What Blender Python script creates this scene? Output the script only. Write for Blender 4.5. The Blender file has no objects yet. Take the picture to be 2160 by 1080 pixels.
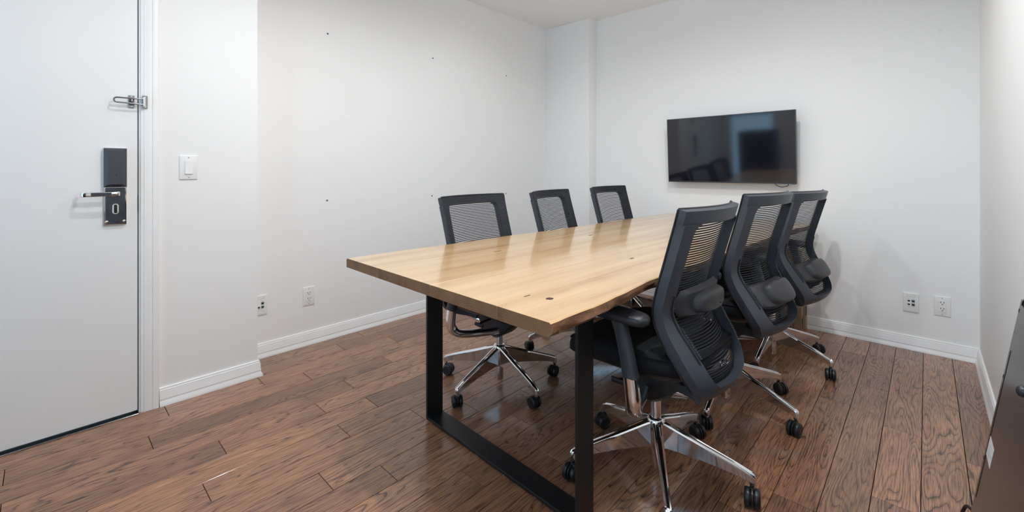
import bpy, bmesh, math, random
from mathutils import Vector, Matrix

random.seed(7)
scene = bpy.context.scene
C = scene.collection
PI = math.pi

# ------------------------------------------------------------------ camera
CAM_H = 1.12
F_PX = 926.0
YAW = math.atan(874 / 926)
cam_data = bpy.data.cameras.new('camera')
cam_data.sensor_fit = 'HORIZONTAL'
cam_data.sensor_width = 36.0
cam_data.lens = F_PX / 2160 * 36.0
cam_data.shift_y = -(540 - 358) / 2160
cam_data.clip_start = 0.02
cam = bpy.data.objects.new('camera', cam_data)
cam.location = (0, 0, CAM_H)
cam.rotation_euler = (PI / 2, 0, YAW)
C.objects.link(cam)
scene.camera = cam

# ------------------------------------------------------------------ world, exposure
world = bpy.data.worlds.new('world')
scene.world = world
world.use_nodes = True
bg = world.node_tree.nodes['Background']
bg.inputs['Color'].default_value = (0.50, 0.78, 1.0, 1)
bg.inputs['Strength'].default_value = 3.0
vs = scene.view_settings
vs.view_transform = 'Standard'
vs.look = 'None'
vs.gamma = 1.0
vs.use_curve_mapping = False
vs.exposure = -0.03
try:
    scene.cycles.diffuse_bounces = 10
    scene.cycles.glossy_bounces = 5
    scene.cycles.max_bounces = 14
except Exception:
    pass

LIGHT_W = 46.0                                # power of one recessed ceiling lamp
LIGHTS = [(-1.95, 1.30, 0.14, 'over the table edge facing the bare wall'), (-1.50, 0.72, 0.72, 'in front of the square-cut table end'), (-0.72, 2.15, 0.74, 'over the middle chair of the bark-edged side'),
          (-1.95, 2.30, 0.20, 'over the middle chair of the bare-wall side'), (-0.38, 1.02, 1.55, 'between the leaning television and the table end'), (-1.6, -0.45, 0.20, 'above the dark storage cabinet')]

# ------------------------------------------------------------------ room measures
XL, XE, XR = -2.885, -2.643, 0.225            # left wall, entry (door) wall, right wall
YB, YREAR, YJOG = 3.70, -1.20, 0.785          # back wall, rear wall, jog between entry and left wall
CZ = 2.58                                     # ceiling
COLX, COLY = -2.354, 3.574                    # boxed column in the far corner
DY0, DY1, DZ = -0.62, 0.287, 2.06             # door slab

# ------------------------------------------------------------------ node helpers
def new_mat(name):
    m = bpy.data.materials.new(name)
    m.use_nodes = True
    nt = m.node_tree
    return m, nt, nt.nodes['Principled BSDF']

def N(nt, kind, **kw):
    n = nt.nodes.new(kind)
    for k, v in kw.items():
        if k in n.inputs:
            n.inputs[k].default_value = v
        else:
            setattr(n, k, v)
    return n

def L(nt, a, b):
    nt.links.new(a, b)

def ramp(nt, stops, interp='LINEAR'):
    r = nt.nodes.new('ShaderNodeValToRGB')
    r.color_ramp.interpolation = interp
    el = r.color_ramp.elements
    while len(el) < len(stops):
        el.new(0.5)
    for e, (p, c) in zip(el, stops):
        e.position = p
        e.color = (*c, 1)
    return r

def math_n(nt, op, a=None, b=None):
    n = nt.nodes.new('ShaderNodeMath')
    n.operation = op
    for i, v in enumerate((a, b)):
        if v is None:
            continue
        if isinstance(v, (int, float)):
            n.inputs[i].default_value = v
        else:
            L(nt, v, n.inputs[i])
    return n.outputs[0]

def mix_col(nt, fac, a, b, mode='MIX'):
    n = nt.nodes.new('ShaderNodeMix')
    n.data_type = 'RGBA'
    n.blend_type = mode
    for idx, v in ((0, fac), (6, a), (7, b)):
        if isinstance(v, (int, float)):
            n.inputs[idx].default_value = v
        elif isinstance(v, tuple):
            n.inputs[idx].default_value = (*v, 1)
        else:
            L(nt, v, n.inputs[idx])
    return n.outputs[2]

def simple(name, col, rough=0.5, metal=0.0, bump=0.0, bscale=200.0, spec=0.5, coat=0.0, var=0.06, vscale=9.0):
    """plain material: base colour with faint noise variation and fine relief"""
    m, nt, b = new_mat(name)
    tc = N(nt, 'ShaderNodeTexCoord')
    no = N(nt, 'ShaderNodeTexNoise', Scale=vscale, Detail=3.0)
    L(nt, tc.outputs['Object'], no.inputs['Vector'])
    lo = tuple(c * (1 - var) for c in col)
    hi = tuple(min(1, c * (1 + var)) for c in col)
    r = ramp(nt, [(0.3, lo), (0.7, hi)])
    L(nt, no.outputs['Fac'], r.inputs['Fac'])
    L(nt, r.outputs['Color'], b.inputs['Base Color'])
    b.inputs['Roughness'].default_value = rough
    b.inputs['Metallic'].default_value = metal
    b.inputs['Specular IOR Level'].default_value = spec
    if coat:
        b.inputs['Coat Weight'].default_value = coat
        b.inputs['Coat Roughness'].default_value = 0.1
    if bump:
        bn = N(nt, 'ShaderNodeTexNoise', Scale=bscale, Detail=2.0)
        L(nt, tc.outputs['Object'], bn.inputs['Vector'])
        bp = N(nt, 'ShaderNodeBump', Strength=bump, Distance=0.002)
        L(nt, bn.outputs['Fac'], bp.inputs['Height'])
        L(nt, bp.outputs['Normal'], b.inputs['Normal'])
    return m

M = {}
def wall_mat(name, col, scuff=0.0):
    m, nt, b = new_mat(name)
    tc = N(nt, 'ShaderNodeTexCoord')
    n1 = N(nt, 'ShaderNodeTexNoise', Scale=1.3, Detail=3.0)
    L(nt, tc.outputs['Object'], n1.inputs['Vector'])
    r = ramp(nt, [(0.3, tuple(c * 0.985 for c in col)), (0.7, col)])
    L(nt, n1.outputs['Fac'], r.inputs['Fac'])
    out = r.outputs['Color']
    if scuff:
        mp = N(nt, 'ShaderNodeMapping')
        mp.inputs['Scale'].default_value = (3.0, 3.0, 7.0)
        L(nt, tc.outputs['Object'], mp.inputs['Vector'])
        n2 = N(nt, 'ShaderNodeTexNoise', Scale=2.6, Detail=9.0, Roughness=0.72)
        L(nt, mp.outputs['Vector'], n2.inputs['Vector'])
        r2 = ramp(nt, [(0.655, (0, 0, 0)), (0.74, (1, 1, 1))])
        L(nt, n2.outputs['Fac'], r2.inputs['Fac'])
        f = math_n(nt, 'MULTIPLY', r2.outputs['Color'], scuff)
        out = mix_col(nt, f, out, (0.52, 0.50, 0.48))
    L(nt, out, b.inputs['Base Color'])
    b.inputs['Roughness'].default_value = 0.55
    b.inputs['Specular IOR Level'].default_value = 0.3
    nb = N(nt, 'ShaderNodeTexNoise', Scale=160.0, Detail=2.0)
    L(nt, tc.outputs['Object'], nb.inputs['Vector'])
    bp = N(nt, 'ShaderNodeBump', Strength=0.08, Distance=0.002)
    L(nt, nb.outputs['Fac'], bp.inputs['Height'])
    L(nt, bp.outputs['Normal'], b.inputs['Normal'])
    return m

M['wall'] = wall_mat('wall_paint', (0.89, 0.89, 0.885), 0.22)
M['ceiling'] = wall_mat('ceiling_paint', (0.93, 0.93, 0.925))
M['trim'] = simple('trim_paint', (0.90, 0.90, 0.895), 0.32, bump=0.03, bscale=60, var=0.015)
M['door'] = simple('door_paint', (0.855, 0.86, 0.86), 0.42, bump=0.04, bscale=90, var=0.02, vscale=2)
M['plate'] = simple('plate_plastic', (0.85, 0.85, 0.84), 0.3, var=0.01)
M['plate_grey'] = simple('jack_grey_plastic', (0.33, 0.37, 0.43), 0.4)
M['slot'] = simple('slot_dark', (0.01, 0.01, 0.012), 0.6)
M['gap'] = simple('door_gap_rubber', (0.035, 0.045, 0.055), 0.6)
M['black_metal'] = simple('black_powder_steel', (0.010, 0.0105, 0.012), 0.42, 0.0, bump=0.05, bscale=300, spec=0.45)
M['alu'] = simple('polished_aluminium', (0.86, 0.86, 0.87), 0.09, 1.0, var=0.02)
M['chrome'] = simple('lock_chrome', (0.80, 0.79, 0.77), 0.10, 1.0, var=0.03)
M['lock_dark'] = simple('lock_dark_gloss', (0.012, 0.016, 0.030), 0.22, 0.0, spec=0.7, coat=0.4)
M['lock_steel'] = simple('lock_dark_steel', (0.075, 0.085, 0.10), 0.22, 0.85, var=0.25, vscale=30)
M['guard'] = simple('guard_steel', (0.22, 0.22, 0.23), 0.2, 1.0, var=0.2, vscale=60)
M['plastic'] = simple('chair_grey_plastic', (0.046, 0.053, 0.068), 0.42, bump=0.04, bscale=500, spec=0.5)
M['plastic_dark'] = simple('chair_black_plastic', (0.010, 0.011, 0.014), 0.38, bump=0.03, bscale=500)
M['pad'] = simple('arm_pad_rubber', (0.020, 0.022, 0.028), 0.40, bump=0.05, bscale=600, spec=0.6)
M['lumbar'] = simple('lumbar_grey_plastic', (0.042, 0.043, 0.047), 0.5, bump=0.05, bscale=500)
M['fabric'] = simple('seat_black_fabric', (0.010, 0.011, 0.014), 0.85, bump=0.5, bscale=700, spec=0.25)
M['strand'] = simple('back_mesh_fabric', (0.022, 0.026, 0.034), 0.7, spec=0.3)
M['caster'] = simple('caster_black', (0.012, 0.0125, 0.015), 0.36, spec=0.5)
M['felt'] = simple('felt_pad', (0.55, 0.50, 0.44), 0.9)
M['tv_body'] = simple('tv_black_plastic', (0.012, 0.012, 0.014), 0.35)
M['tv_bezel'] = simple('tv_bezel', (0.035, 0.037, 0.042), 0.3)
M['tv_screen'] = simple('tv_screen_glass', (0.006, 0.007, 0.012), 0.07, spec=0.85, var=0.0)
M['tv_back'] = simple('tv_back_gloss', (0.014, 0.014, 0.016), 0.20, spec=0.45, bump=0.02, bscale=900, var=0.2, vscale=200)
M['label'] = simple('paper_label', (0.80, 0.80, 0.79), 0.6)
M['ink'] = simple('black_ink', (0.02, 0.02, 0.02), 0.7)
M['red'] = simple('red_print', (0.45, 0.05, 0.08), 0.5)
M['card'] = simple('cardboard', (0.36, 0.255, 0.165), 0.8, bump=0.2, bscale=120, var=0.1, vscale=14)
M['cabinet'] = simple('dark_cabinet_laminate', (0.010, 0.012, 0.02), 0.5)
M['cable'] = simple('black_cable', (0.012, 0.012, 0.013), 0.45)

def emit_mat(name, col, s):
    m, nt, b = new_mat(name)
    b.inputs['Base Color'].default_value = (*col, 1)
    b.inputs['Emission Color'].default_value = (*col, 1)
    b.inputs['Emission Strength'].default_value = s
    return m
M['lamp'] = emit_mat('lamp_lens', (1.0, 0.97, 0.93), 12.0)

def glass_mat():
    """clear pane: see-through, with the mirror sheen of glass"""
    m, nt, b = new_mat('window_glass')
    tr = N(nt, 'ShaderNodeBsdfTransparent')
    tr.inputs['Color'].default_value = (0.93, 0.97, 1.0, 1)
    gl = N(nt, 'ShaderNodeBsdfGlossy')
    gl.inputs['Roughness'].default_value = 0.02
    fr = N(nt, 'ShaderNodeFresnel', IOR=1.45)
    mx = N(nt, 'ShaderNodeMixShader')
    L(nt, fr.outputs[0], mx.inputs[0])
    L(nt, tr.outputs[0], mx.inputs[1])
    L(nt, gl.outputs[0], mx.inputs[2])
    L(nt, mx.outputs[0], nt.nodes['Material Output'].inputs['Surface'])
    nt.nodes.remove(b)
    return m
M['glass'] = glass_mat()

def floor_mat():
    """dark stained oak: contour lines of a noise stretched along the board give the cathedral figure"""
    m, nt, b = new_mat('stained_oak')
    tc = N(nt, 'ShaderNodeTexCoord')
    oi = N(nt, 'ShaderNodeObjectInfo')
    rnd = oi.outputs['Random']
    off = N(nt, 'ShaderNodeCombineXYZ')
    L(nt, math_n(nt, 'MULTIPLY', rnd, 37.0), off.inputs[0])
    L(nt, math_n(nt, 'MULTIPLY', rnd, 91.0), off.inputs[1])
    L(nt, math_n(nt, 'MULTIPLY', rnd, 53.0), off.inputs[2])
    def coords(sx, sy):
        mp = N(nt, 'ShaderNodeMapping')
        mp.inputs['Scale'].default_value = (sx, sy, 1)
        L(nt, tc.outputs['Object'], mp.inputs['Vector'])
        ad = N(nt, 'ShaderNodeVectorMath', operation='ADD')
        L(nt, mp.outputs['Vector'], ad.inputs[0])
        L(nt, off.outputs[0], ad.inputs[1])
        return ad.outputs[0]
    # figure
    big = N(nt, 'ShaderNodeTexNoise', Scale=1.0, Detail=1.6, Roughness=0.45, Distortion=0.25)
    L(nt, coords(11.5, 1.15), big.inputs['Vector'])
    jit = N(nt, 'ShaderNodeTexNoise', Scale=1.0, Detail=3.0, Roughness=0.6)
    L(nt, coords(60.0, 9.0), jit.inputs['Vector'])
    ph = math_n(nt, 'ADD', math_n(nt, 'MULTIPLY', big.outputs['Fac'], 24.0), math_n(nt, 'MULTIPLY', jit.outputs['Fac'], 0.9))
    fr = math_n(nt, 'FRACT', ph)
    line = ramp(nt, [(0.0, (0.15, 0.15, 0.15)), (0.07, (0, 0, 0)), (0.20, (0.7, 0.7, 0.7)), (0.6, (1, 1, 1)), (1.0, (0.75, 0.75, 0.75))])
    L(nt, fr, line.inputs['Fac'])
    # open pores: short dashes along the board
    po = N(nt, 'ShaderNodeTexNoise', Scale=1.0, Detail=2.0, Roughness=0.6)
    L(nt, coords(330.0, 11.0), po.inputs['Vector'])
    pr = ramp(nt, [(0.36, (0.0, 0.0, 0.0)), (0.56, (1, 1, 1))])
    L(nt, po.outputs['Fac'], pr.inputs['Fac'])
    # lines are strongest where pores are
    am = N(nt, 'ShaderNodeTexNoise', Scale=1.0, Detail=1.0)
    L(nt, coords(16.0, 2.5), am.inputs['Vector'])
    amr = ramp(nt, [(0.34, (0.14, 0.14, 0.14)), (0.64, (0.60, 0.60, 0.60))])
    L(nt, am.outputs['Fac'], amr.inputs['Fac'])
    dark = math_n(nt, 'MULTIPLY', math_n(nt, 'SUBTRACT', 1.0, line.outputs['Color']), amr.outputs['Color'])
    g = math_n(nt, 'SUBTRACT', 0.80, dark)
    g = math_n(nt, 'SUBTRACT', g, math_n(nt, 'MULTIPLY', math_n(nt, 'SUBTRACT', 1.0, pr.outputs['Color']), 0.34))
    # slow blotches
    bl = N(nt, 'ShaderNodeTexNoise', Scale=1.0, Detail=3.0)
    L(nt, coords(7.0, 2.2), bl.inputs['Vector'])
    g = math_n(nt, 'ADD', g, math_n(nt, 'MULTIPLY', math_n(nt, 'SUBTRACT', bl.outputs['Fac'], 0.5), 0.5))
    col = ramp(nt, [(0.0, (0.050, 0.024, 0.018)), (0.35, (0.150, 0.072, 0.044)), (0.72, (0.375, 0.190, 0.104)), (1.0, (0.54, 0.305, 0.175))])
    L(nt, g, col.inputs['Fac'])
    tone = ramp(nt, [(0.0, (0.66, 0.62, 0.62)), (0.5, (0.98, 0.95, 0.92)), (1.0, (1.28, 1.24, 1.16))])
    L(nt, math_n(nt, 'FRACT', math_n(nt, 'MULTIPLY', rnd, 7.31)), tone.inputs['Fac'])
    c2 = mix_col(nt, 1.0, col.outputs['Color'], tone.outputs['Color'], 'MULTIPLY')
    L(nt, c2, b.inputs['Base Color'])
    rr = math_n(nt, 'SUBTRACT', 0.40, math_n(nt, 'MULTIPLY', g, 0.10))
    L(nt, rr, b.inputs['Roughness'])
    b.inputs['Specular IOR Level'].default_value = 0.45
    b.inputs['Coat Weight'].default_value = 0.45
    b.inputs['Coat Roughness'].default_value = 0.13
    bp = N(nt, 'ShaderNodeBump', Strength=0.22, Distance=0.0012)
    L(nt, g, bp.inputs['Height'])
    L(nt, bp.outputs['Normal'], b.inputs['Normal'])
    return m
M['oak'] = floor_mat()
M['subfloor'] = simple('subfloor', (0.03, 0.022, 0.018), 0.8)

def table_mat(name, light, dark, edge=False):
    """solid wood: rings around an axis along the board, so the ends show arcs"""
    m, nt, b = new_mat(name)
    tc = N(nt, 'ShaderNodeTexCoord')
    oi = N(nt, 'ShaderNodeObjectInfo')
    rnd = oi.outputs['Random']
    off = N(nt, 'ShaderNodeCombineXYZ')
    L(nt, math_n(nt, 'MULTIPLY', math_n(nt, 'SUBTRACT', rnd, 0.5), 0.10), off.inputs[0])
    L(nt, math_n(nt, 'MULTIPLY', rnd, 19.0), off.inputs[1])
    L(nt, math_n(nt, 'ADD', math_n(nt, 'MULTIPLY', rnd, 0.09), 0.06), off.inputs[2])
    ad = N(nt, 'ShaderNodeVectorMath', operation='ADD')
    L(nt, tc.outputs['Object'], ad.inputs[0])
    L(nt, off.outputs[0], ad.inputs[1])
    P = ad.outputs[0]
    def coords(s):
        mp = N(nt, 'ShaderNodeMapping')
        mp.inputs['Scale'].default_value = s
        L(nt, P, mp.inputs['Vector'])
        return mp.outputs['Vector']
    wob = N(nt, 'ShaderNodeTexNoise', Scale=1.0, Detail=2.0, Roughness=0.5)
    L(nt, coords((5, 1.1, 5)), wob.inputs['Vector'])
    sx = N(nt, 'ShaderNodeSeparateXYZ')
    L(nt, P, sx.inputs[0])
    r2 = math_n(nt, 'ADD', math_n(nt, 'POWER', sx.outputs[0], 2.0), math_n(nt, 'POWER', sx.outputs[2], 2.0))
    rad = math_n(nt, 'SQRT', r2)
    rad = math_n(nt, 'ADD', rad, math_n(nt, 'MULTIPLY', wob.outputs['Fac'], 0.05))
    ring = math_n(nt, 'FRACT', math_n(nt, 'MULTIPLY', rad, 150.0))
    rl = ramp(nt, [(0.0, (0.25, 0.25, 0.25)), (0.5, (0.9, 0.9, 0.9)), (0.85, (1, 1, 1)), (1.0, (0.3, 0.3, 0.3))])
    L(nt, ring, rl.inputs['Fac'])
    fib = N(nt, 'ShaderNodeTexNoise', Scale=1.0, Detail=3.0, Roughness=0.6)
    L(nt, coords((220, 4, 220)), fib.inputs['Vector'])
    bl = N(nt, 'ShaderNodeTexNoise', Scale=1.0, Detail=3.0, Roughness=0.55)
    L(nt, coords((15, 0.9, 15)), bl.inputs['Vector'])
    # chatoyant cross figure
    fg = N(nt, 'ShaderNodeTexNoise', Scale=1.0, Detail=2.0)
    L(nt, coords((5, 10, 5)), fg.inputs['Vector'])
    wr, wf = (0.30, 0.3) if edge else (0.13, 0.12)
    g = math_n(nt, 'MULTIPLY', rl.outputs['Color'], wr)
    g = math_n(nt, 'ADD', g, math_n(nt, 'MULTIPLY', fib.outputs['Fac'], wf))
    g = math_n(nt, 'ADD', g, math_n(nt, 'MULTIPLY', bl.outputs['Fac'], 1.7))
    g = math_n(nt, 'ADD', g, math_n(nt, 'MULTIPLY', fg.outputs['Fac'], 0.22))
    g = math_n(nt, 'SUBTRACT', g, 0.68 if edge else 0.56)
    col = ramp(nt, [(0.0, dark), (1.0, light)])
    mid = col.color_ramp.elements.new(0.45)
    mid.color = tuple(0.42 * d + 0.58 * l for d, l in zip(dark, light)) + (1,)
    L(nt, g, col.inputs['Fac'])
    L(nt, col.outputs['Color'], b.inputs['Base Color'])
    b.inputs['Roughness'].default_value = 0.55 if edge else 0.30
    b.inputs['Coat Weight'].default_value = 0.0 if edge else 0.8
    b.inputs['Coat Roughness'].default_value = 0.10
    bp = N(nt, 'ShaderNodeBump', Strength=0.35 if edge else 0.04, Distance=0.002)
    L(nt, g, bp.inputs['Height'])
    L(nt, bp.outputs['Normal'], b.inputs['Normal'])
    return m
M['maple'] = table_mat('lacquered_maple', (0.78, 0.535, 0.285), (0.42, 0.205, 0.066))
M['maple_end'] = table_mat('raw_end_grain', (0.27, 0.138, 0.060), (0.080, 0.035, 0.015), True)

def bark_mat():
    m, nt, b = new_mat('live_edge_bark')
    tc = N(nt, 'ShaderNodeTexCoord')
    mp = N(nt, 'ShaderNodeMapping')
    mp.inputs['Scale'].default_value = (26, 9, 26)
    L(nt, tc.outputs['Object'], mp.inputs['Vector'])
    n1 = N(nt, 'ShaderNodeTexNoise', Scale=1.0, Detail=6.0, Roughness=0.65, Distortion=0.4)
    L(nt, mp.outputs['Vector'], n1.inputs['Vector'])
    r = ramp(nt, [(0.30, (0.030, 0.014, 0.008)), (0.45, (0.120, 0.052, 0.021)), (0.58, (0.20, 0.092, 0.036)), (0.72, (0.26, 0.17, 0.105))])
    L(nt, n1.outputs['Fac'], r.inputs['Fac'])
    L(nt, r.outputs['Color'], b.inputs['Base Color'])
    b.inputs['Roughness'].default_value = 0.5
    bp = N(nt, 'ShaderNodeBump', Strength=0.7, Distance=0.006)
    L(nt, n1.outputs['Fac'], bp.inputs['Height'])
    L(nt, bp.outputs['Normal'], b.inputs['Normal'])
    return m
M['bark'] = bark_mat()

# ------------------------------------------------------------------ mesh helpers
def mesh_from(bm, name, mats, smooth=None):
    bmesh.ops.recalc_face_normals(bm, faces=bm.faces)
    me = bpy.data.meshes.new(name)
    bm.to_mesh(me)
    bm.free()
    if not isinstance(mats, (list, tuple)):
        mats = [mats]
    for m in mats:
        me.materials.append(M[m] if isinstance(m, str) else m)
    if smooth is not None:
        me.shade_smooth()
        if smooth < 180:
            me.set_sharp_from_angle(angle=math.radians(smooth))
    return me

def link(name, data, parent=None, loc=None, rot=None):
    o = bpy.data.objects.new(name, data)
    C.objects.link(o)
    if parent:
        o.parent = parent
    if loc is not None:
        o.location = loc
    if rot is not None:
        o.rotation_euler = rot
    return o

def obj(name, bm, mats, parent=None, smooth=None, loc=None, rot=None):
    return link(name, mesh_from(bm, name, mats, smooth), parent, loc, rot)

def tag(o, label, cat, group=None):
    o['label'] = label
    o['category'] = cat
    if group:
        o['group'] = group
    return o

def thing(name, label, cat, loc=(0, 0, 0), rot=(0, 0, 0), group=None):
    o = link(name, None, None, loc, rot)
    o.empty_display_size = 0.1
    return tag(o, label, cat, group)

def struct(o):
    o['kind'] = 'structure'
    return o

def box(bm, x0, x1, y0, y1, z0, z1, bev=0.0, seg=2, mat=0):
    mtx = Matrix.Translation(((x0 + x1) / 2, (y0 + y1) / 2, (z0 + z1) / 2)) @ Matrix.Diagonal((abs(x1 - x0), abs(y1 - y0), abs(z1 - z0), 1))
    r = bmesh.ops.create_cube(bm, size=1.0, matrix=mtx)
    fs = list({f for v in r['verts'] for f in v.link_faces})
    for f in fs:
        f.material_index = mat
    if bev > 0:
        es = list({e for v in r['verts'] for e in v.link_edges})
        out = bmesh.ops.bevel(bm, geom=es, offset=bev, segments=seg, profile=0.5, affect='EDGES')
        for f in out['faces']:
            f.material_index = mat
    return r

def cyl(bm, p0, p1, r0, r1=None, n=16, mat=0):
    p0, p1 = Vector(p0), Vector(p1)
    r1 = r0 if r1 is None else r1
    d = p1 - p0
    q = d.to_track_quat('Z', 'Y').to_matrix().to_4x4()
    mtx = Matrix.Translation((p0 + p1) / 2) @ q
    r = bmesh.ops.create_cone(bm, cap_ends=True, segments=n, radius1=r0, radius2=r1, depth=d.length, matrix=mtx)
    for v in r['verts']:
        for f in v.link_faces:
            f.material_index = mat

def tube(bm, pts, rad, n=8, closed=False, flat=1.0):
    """tube along a polyline; rad may be a list; flat squeezes the section along the binormal"""
    pts = [Vector(p) for p in pts]
    k = len(pts)
    rings = []
    prev = None
    for i, p in enumerate(pts):
        a = pts[max(i - 1, 0)] if not closed else pts[i - 1]
        c = pts[min(i + 1, k - 1)] if not closed else pts[(i + 1) % k]
        t = (c - a).normalized()
        if prev is None:
            ref = Vector((0, 0, 1)) if abs(t.z) < 0.9 else Vector((1, 0, 0))
            u = (ref - t * ref.dot(t)).normalized()
        else:
            u = (prev - t * prev.dot(t)).normalized()
        prev = u
        w = t.cross(u)
        r = rad[i] if isinstance(rad, (list, tuple)) else rad
        rings.append([bm.verts.new(p + u * (math.cos(2 * PI * j / n) * r) + w * (math.sin(2 * PI * j / n) * r * flat)) for j in range(n)])
    rng = range(k) if closed else range(k - 1)
    for i in rng:
        A, B = rings[i], rings[(i + 1) % k]
        for j in range(n):
            bm.faces.new((A[j], A[(j + 1) % n], B[(j + 1) % n], B[j]))
    if not closed:
        bm.faces.new(rings[0][::-1])
        bm.faces.new(rings[-1])

def loft(bm, rings, cap=True, mat=0):
    vs = [[bm.verts.new(p) for p in r] for r in rings]
    n = len(vs[0])
    for A, B in zip(vs, vs[1:]):
        for j in range(n):
            f = bm.faces.new((A[j], A[(j + 1) % n], B[(j + 1) % n], B[j]))
            f.material_index = mat
    if cap:
        for r, flip in ((vs[0], True), (vs[-1], False)):
            f = bm.faces.new(r[::-1] if flip else r)
            f.material_index = mat

def lathe(bm, prof, n=20, mtx=None):
    """prof: (radius, z) list, revolved around Z"""
    mtx = mtx or Matrix.Identity(4)
    rings = []
    for r, z in prof:
        r = max(r, 1e-4)
        rings.append([mtx @ Vector((r * math.cos(2 * PI * j / n), r * math.sin(2 * PI * j / n), z)) for j in range(n)])
    loft(bm, rings)

def superell(a, b, n, p):
    out = []
    for j in range(n):
        t = 2 * PI * j / n
        c, s = math.cos(t), math.sin(t)
        out.append((a * math.copysign(abs(c) ** (2 / p), c), b * math.copysign(abs(s) ** (2 / p), s)))
    return out

def catmull(pts, m):
    """smooth interpolation through tuples, m samples between neighbours"""
    out = []
    k = len(pts)
    for i in range(k - 1):
        p0, p1, p2, p3 = pts[max(i - 1, 0)], pts[i], pts[i + 1], pts[min(i + 2, k - 1)]
        for j in range(m):
            t = j / m
            out.append(tuple(0.5 * (2 * b + (c - a) * t + (2 * a - 5 * b + 4 * c - d) * t * t + (3 * b - a - 3 * c + d) * t ** 3)
                             for a, b, c, d in zip(p0, p1, p2, p3)))
    out.append(tuple(pts[-1]))
    return out

# pixel helpers: a pixel gives a direction, the plane it lies on gives the distance
RV = Vector((math.cos(YAW), math.sin(YAW), 0))
FV = Vector((-math.sin(YAW), math.cos(YAW), 0))
CP = Vector((0, 0, CAM_H))
def ray(u, v):
    return RV * ((u - 1080) / F_PX) + FV + Vector((0, 0, 1)) * ((358 - v) / F_PX)
def on_x(u, v, x):
    d = ray(u, v)
    return CP + d * (x / d.x)

# ================================================================== SETTING
# ---- floor: subfloor slab with one object per plank
bm = bmesh.new()
box(bm, XL - 0.1, XR + 0.1, YREAR - 0.1, YB + 0.1, -0.10, -0.012)
floor = struct(obj('floor', bm, 'subfloor'))
PITCH, X0 = 0.1245, -0.0135
KNOWN = {-2: [3.297, 2.418], -1: [2.90], 0: [2.512], 1: [2.914, 2.119], 2: [2.619, 1.728], 3: [2.82, 2.215], 4: [2.985],
         9: [1.06], 10: [1.457, 1.849], 11: [0.867, 1.653], 12: [0.688, 1.375], 13: [1.165], 14: [0.381, 0.875], 15: [0.09, 1.075],
         16: [0.487, 0.882], 17: [-0.105, 1.082], 18: [0.293, 1.38], 19: [0.970, 1.556], 20: [0.382, 0.778], 21: [1.274], 22: [1.465]}
rp = random.Random(11)
for r in range(-2, 24):
    xa, xb = X0 - PITCH * (r + 1), X0 - PITCH * r
    xa, xb = max(xa, XL - 0.02), min(xb, XR + 0.02)
    if xb - xa < 0.01:
        continue
    js = sorted(KNOWN.get(r, [rp.uniform(0.2, 2.8)]))
    y = js[0]
    while y > YREAR:
        y -= rp.uniform(0.55, 1.15)
        js.insert(0, y)
    y = js[-1]
    while y < YB:
        y += rp.uniform(0.6, 1.2)
        js.append(y)
    for ya, yb in zip(js, js[1:]):
        ya, yb = max(ya, YREAR), min(yb, YB)
        if yb - ya < 0.03:
            continue
        g = 0.0011
        cx, cy = (xa + xb) / 2, (ya + yb) / 2
        hw, hl = (xb - xa) / 2 - g, (yb - ya) / 2 - g
        bm = bmesh.new()
        c = 0.0006
        top = rp.uniform(-0.00005, 0.0)
        rings = [[(-hw, -hl, -0.0125), (hw, -hl, -0.0125), (hw, hl, -0.0125), (-hw, hl, -0.0125)],
                 [(-hw, -hl, top - c), (hw, -hl, top - c), (hw, hl, top - c), (-hw, hl, top - c)],
                 [(-hw + c, -hl + c, top), (hw - c, -hl + c, top), (hw - c, hl - c, top), (-hw + c, hl - c, top)]]
        loft(bm, rings)
        obj('plank', bm, 'oak', floor, loc=(cx, cy, 0))

# ---- ceiling
bm = bmesh.new()
box(bm, XL - 0.1, XR + 0.1, YREAR - 0.1, YB + 0.1, CZ, CZ + 0.08)
struct(obj('ceiling', bm, 'ceiling'))

# ---- walls
bm = bmesh.new(); box(bm, XL - 0.1, XL, YJOG - 0.05, YB + 0.1, -0.02, CZ); struct(obj('wall_left', bm, 'wall'))
bm = bmesh.new(); box(bm, XL, XR + 0.1, YB, YB + 0.1, -0.02, CZ); struct(obj('wall_back', bm, 'wall'))
bm = bmesh.new(); box(bm, XR, XR + 0.1, YREAR - 0.1, YB, -0.02, CZ); struct(obj('wall_right', bm, 'wall'))
bm = bmesh.new(); box(bm, XL, COLX, COLY, YB, -0.02, CZ, 0.004, 2); struct(obj('wall_column', bm, 'wall', smooth=40))
WINS_AND_FILL = [(-2.58, -1.83, 0.35, 2.30), (-1.42, 0.10, 0.55, 2.35)]      # rear wall window, then an unseen wide one added for fill daylight: x0, x1, z0, z1
bm = bmesh.new()
xc_ = XL - 0.1
for (a_, b_, c_, d_) in WINS_AND_FILL:
    box(bm, xc_, a_, YREAR - 0.1, YREAR, -0.02, CZ)
    box(bm, a_, b_, YREAR - 0.1, YREAR, -0.02, c_)
    box(bm, a_, b_, YREAR - 0.1, YREAR, d_, CZ)
    xc_ = b_
box(bm, xc_, XR, YREAR - 0.1, YREAR, -0.02, CZ)
struct(obj('wall_rear', bm, 'wall'))
JY0, JY1 = DY0 - 0.012, DY1 + 0.012                  # rough opening of the door
bm = bmesh.new()
box(bm, XL, XE, JY1, YJOG, -0.02, CZ)
box(bm, XL, XE, YREAR, JY0, -0.02, CZ)
box(bm, XL, XE, JY0, JY1, DZ + 0.015, CZ)
struct(obj('wall_entry', bm, 'wall'))

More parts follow.
